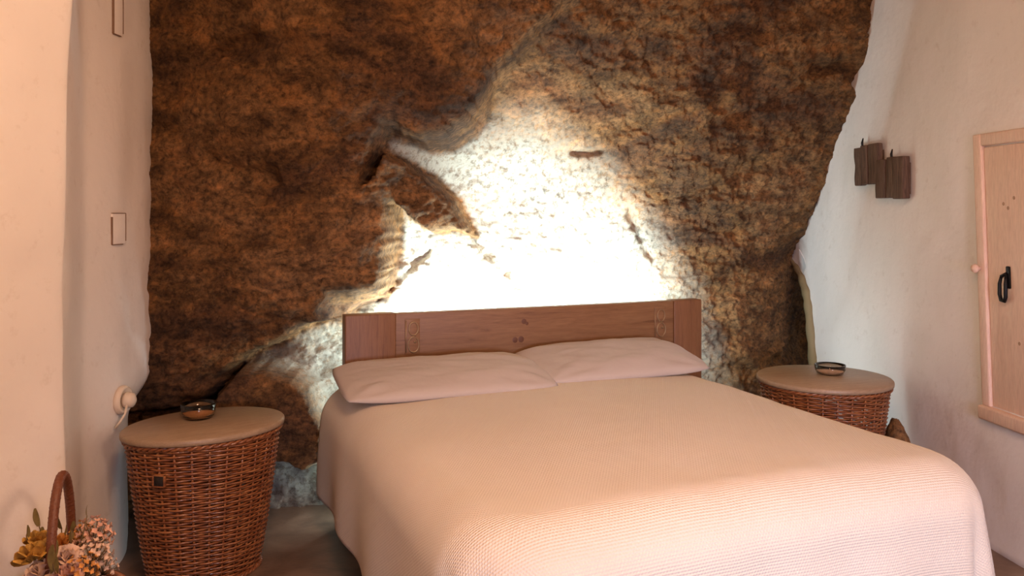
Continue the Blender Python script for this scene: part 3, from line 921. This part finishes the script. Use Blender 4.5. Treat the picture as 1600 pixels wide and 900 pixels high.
# ------------------------------------------------------------------ basket of dried flowers
fc = P(96, 880, 1.74)
FB = Vector((fc.x, fc.y, 0))
RIMZ = 0.40
fbk = empty('flower_basket', FB, math.radians(0), label='brown wicker basket with tall arched handle beside the left wall pier', cat='basket')
vs = []; fs = []
nst = 18; seg = nst * 6; rows_ = 38
for j in range(rows_):
    z = 0.006 + (RIMZ - 0.012) * j / (rows_ - 1); r0 = 0.085 + 0.035 * (j / rows_)
    s0 = len(vs)
    for i in range(seg):
        a = 2 * math.pi * i / seg; r = r0 + 0.004 * math.cos(math.pi * (i / 6 + j % 2))
        for q in range(5):
            b = 2 * math.pi * q / 5
            vs.append(((r + .0045 * math.cos(b)) * math.cos(a), (r + .0045 * math.cos(b)) * math.sin(a), z + .0052 * math.sin(b)))
    for i in range(seg):
        for q in range(5):
            fs.append((s0 + i * 5 + q, s0 + ((i + 1) % seg) * 5 + q, s0 + ((i + 1) % seg) * 5 + (q + 1) % 5, s0 + i * 5 + (q + 1) % 5))
o = obj('weave', (vs, [], fs), WICKER, fbk); o['kind'] = 'stuff'
bm = bmesh.new(); lathe(bm, [(0, .012), (.084, .012), (.084, .004), (0, .004)], 32); obj('bottom', bm, WICKER, fbk)
bm = bmesh.new(); tube(bm, [(.122 * math.cos(t), .122 * math.sin(t), RIMZ) for t in [2 * math.pi * i / 60 for i in range(60)]], .008, 8, closed=True)
obj('rim', bm, WICKER, fbk)
# handle seen almost edge on: it spans mostly away from the camera
bm = bmesh.new()
ha = math.radians(107.5)
hpts = []
HTOP = 1.2 - (744 - HZ) / F * 1.74
for i in range(33):
    t = math.pi * i / 32
    s = 0.112 * math.cos(t)
    z = RIMZ - 0.05 + (HTOP - RIMZ + 0.05) * math.sin(t) ** 0.75
    hpts.append((-math.cos(ha) * s, -math.sin(ha) * s, z))
tube(bm, hpts, 0.0095, 8, flat=1.0)
# wrapping strands
for sgn in (0, math.pi):
    wp = []
    for i in range(0, 32 * 6):
        t = i / 6; k = int(t); f_ = t - k
        p_ = Vector(hpts[k]).lerp(Vector(hpts[k + 1]), f_)
        n_ = (Vector(hpts[k + 1]) - Vector(hpts[k])).normalized()
        u_ = n_.cross(Vector((1, 0, 0))).normalized(); v_ = n_.cross(u_)
        ang = i * 0.9 + sgn
        wp.append(p_ + (u_ * math.cos(ang) + v_ * math.sin(ang)) * 0.0075)
    tube(bm, wp, 0.0028, 5)
obj('handle', bm, mat_plain('dark_rattan', (0.15, 0.045, 0.018), 0.45, scale=70, bmp=0.3), fbk)

def petal(bm, M, L, W, cup, curl, n=4, m=5):
    g_ = []
    for i in range(n + 1):
        v = i / n
        w = W * (math.sin(math.pi * min(1, 0.12 + v * 0.82)) ** 0.7)
        row = []
        for j in range(m + 1):
            u = -1 + 2 * j / m
            x = u * w / 2; y = L * v
            z = cup * (u * u) * w - curl * v * v * L + 0.0
            row.append(bm.verts.new(M @ Vector((x, z * 1.0, y))))
        g_.append(row)
    for i in range(n):
        for j in range(m):
            bm.faces.new((g_[i][j], g_[i][j + 1], g_[i + 1][j + 1], g_[i + 1][j]))

def rose(name, pos, r, mat, tilt, az, label, seed):
    root = empty(name, pos, label=label, cat='dried flower', group='dried flowers in the handled basket')
    rnd = random.Random(seed)
    Mt = Matrix.Rotation(az, 4, 'Z') @ Matrix.Rotation(tilt, 4, 'Y')
    bm = bmesh.new()
    for ring, (cnt, rad_, L, lean) in enumerate(((3, .12, .95, -.10), (4, .30, 1.0, .05), (5, .50, 1.05, .22), (6, .66, 1.0, .50), (7, .72, .95, .85))):
        for k in range(cnt):
            a = 2 * math.pi * (k + ring * .37) / cnt + rnd.uniform(-.1, .1)
            M = Mt @ Matrix.Rotation(a, 4, 'Z') @ Matrix.Translation((0, -rad_ * r * .45, -r * .4)) @ Matrix.Rotation(lean, 4, 'X')
            petal(bm, M, L * r * 1.1, r * (0.75 + .16 * ring), -0.30, 0.18 * ring / 2)
    o = obj('petals', bm, mat, root)
    bm = bmesh.new()
    e = Vector((FB.x, FB.y, 0.30)) - Vector(pos)
    e = Vector((e.x * .5, e.y * .5, e.z))
    tube(bm, [(0, 0, -r * .35), (e.x * .2, e.y * .2, e.z * .5), (e.x, e.y, e.z)], .0022, 6)
    obj('stem', bm, STEM, root)
STEM = mat_plain('dry_stem', (0.13, 0.085, 0.035), 0.8)
YEL = mat_plain('yellow_petals', (0.55, 0.31, 0.06), 0.75, var=0.35, scale=60)
ORG = mat_plain('amber_petals', (0.56, 0.25, 0.06), 0.75, var=0.35, scale=60)
PNK = mat_plain('dusty_pink_petals', (0.64, 0.36, 0.25), 0.8, var=0.25, scale=60)
CRM = mat_plain('cream_petals', (0.66, 0.46, 0.34), 0.8, var=0.2, scale=60)
OLV = mat_plain('olive_leaf', (0.17, 0.12, 0.03), 0.7, var=0.3, scale=60)
rose('dried_rose', P(54, 864, 1.66), .030, YEL, math.radians(20), 2.6, 'large dried yellow rose at the left of the basket', 1)
rose('dried_rose', P(62, 842, 1.70), .022, YEL, math.radians(15), 1.0, 'smaller dried yellow rose behind the large yellow one', 2)
rose('dried_rose', P(98, 850, 1.78), .026, ORG, math.radians(10), 0.4, 'dried amber rose framed inside the basket handle', 3)
rose('dried_rose', P(103, 868, 1.66), .020, CRM, math.radians(30), -1.2, 'small cream rose in front of the basket handle', 4)
rose('dried_rose', P(62, 893, 1.64), .026, CRM, math.radians(30), -2.4, 'cream rose low at the left basket rim', 5)
rose('dried_rose', P(104, 895, 1.64), .024, PNK, math.radians(30), -1.4, 'dusty pink rose low at the middle of the basket', 6)

def hydrangea(pos, r, mat, label, seed, cnt=46):
    root = empty('dried_hydrangea', pos, label=label, cat='dried flower', group='dried flowers in the handled basket')
    rnd = random.Random(seed)
    bm = bmesh.new(); sb = bmesh.new()
    for k in range(cnt):
        zf = 1 - 1.5 * (k + .5) / cnt; a = k * 2.399
        s = math.sqrt(max(0, 1 - zf * zf)); rr = r * rnd.uniform(.72, 1.15)
        d = Vector((s * math.cos(a), s * math.sin(a), zf))
        q = d.to_track_quat('Z', 'Y').to_matrix().to_4x4(); q.translation = d * rr
        for t in range(4):
            M = q @ Matrix.Rotation(t * math.pi / 2 + k, 4, 'Z') @ Matrix.Rotation(math.radians(-62 + rnd.uniform(-15, 15)), 4, 'X')
            petal(bm, M, r * rnd.uniform(.20, .30), r * .22, -0.2, 0.1, 2, 2)
        tube(sb, [Vector((0, 0, -r * .7)), d * rr], .0007, 4)
    f_ = obj('florets', bm, mat, root); f_['kind'] = 'stuff'
    e = Vector((FB.x, FB.y, 0.30)) - Vector(pos)
    tube(sb, [(0, 0, -r * .6), (e.x * .2, e.y * .2, e.z * .5), (e.x * .6, e.y * .6, e.z)], .0022, 6)
    obj('stem', sb, STEM, root)
hydrangea(P(148, 838, 1.76), .034, PNK, 'tall dusty pink hydrangea head at the right of the basket', 11)
hydrangea(P(146, 868, 1.70), .032, CRM, 'cream hydrangea head right of the basket handle', 12)
hydrangea(P(128, 892, 1.66), .030, ORG, 'amber hydrangea head low at the right rim', 13)
hydrangea(P(160, 886, 1.74), .026, CRM, 'small cream hydrangea head at the far right of the basket', 14, 36)
hydrangea(P(128, 836, 1.80), .024, ORG, 'small amber hydrangea head just behind the pink one', 15, 36)

def sprig(p0, p1, leaves, r, label, seed, mat=OLV):
    root = empty('dried_sprig', p1, label=label, cat='dried flower', group='dried flowers in the handled basket')
    rnd = random.Random(seed)
    e = Vector(p0) - Vector(p1)
    bm = bmesh.new(); tube(bm, [(0, 0, 0), e * .4 + Vector((.004, 0, .004)), e], [.0012, .0016, .002], 6)
    obj('stem', bm, STEM, root)
    for k in range(leaves):
        t = k / max(1, leaves) * .8
        bm = bmesh.new()
        M = Matrix.Translation(e * t) @ Matrix.Rotation(k * 2.4 + seed, 4, 'Z') @ Matrix.Rotation(math.radians(rnd.uniform(-40, -8)), 4, 'X')
        petal(bm, M, r * rnd.uniform(.8, 1.2), r * .42, 0.2, 0.2, 5, 4)
        obj('leaf', bm, mat, root)
base_p = Vector((FB.x, FB.y, 0.36))
sprig(base_p, P(61, 822, 1.72), 5, .032, 'upright olive leafed sprig left of the basket handle', 1)
sprig(base_p, P(136, 806, 1.72), 3, .018, 'thin dry sprig with a bud reaching up right of the handle', 2)
sprig(base_p, P(96, 826, 1.80), 6, .030, 'olive leafed sprig inside the basket handle', 3)
sprig(base_p, P(112, 828, 1.74), 6, .026, 'olive leafed sprig just right of the basket handle', 4)
sprig(base_p, P(82, 880, 1.60), 7, .040, 'dark leafed sprig in front of the basket handle', 5)
sprig(base_p, P(42, 842, 1.68), 3, .024, 'short dark sprig above the large yellow rose', 6)
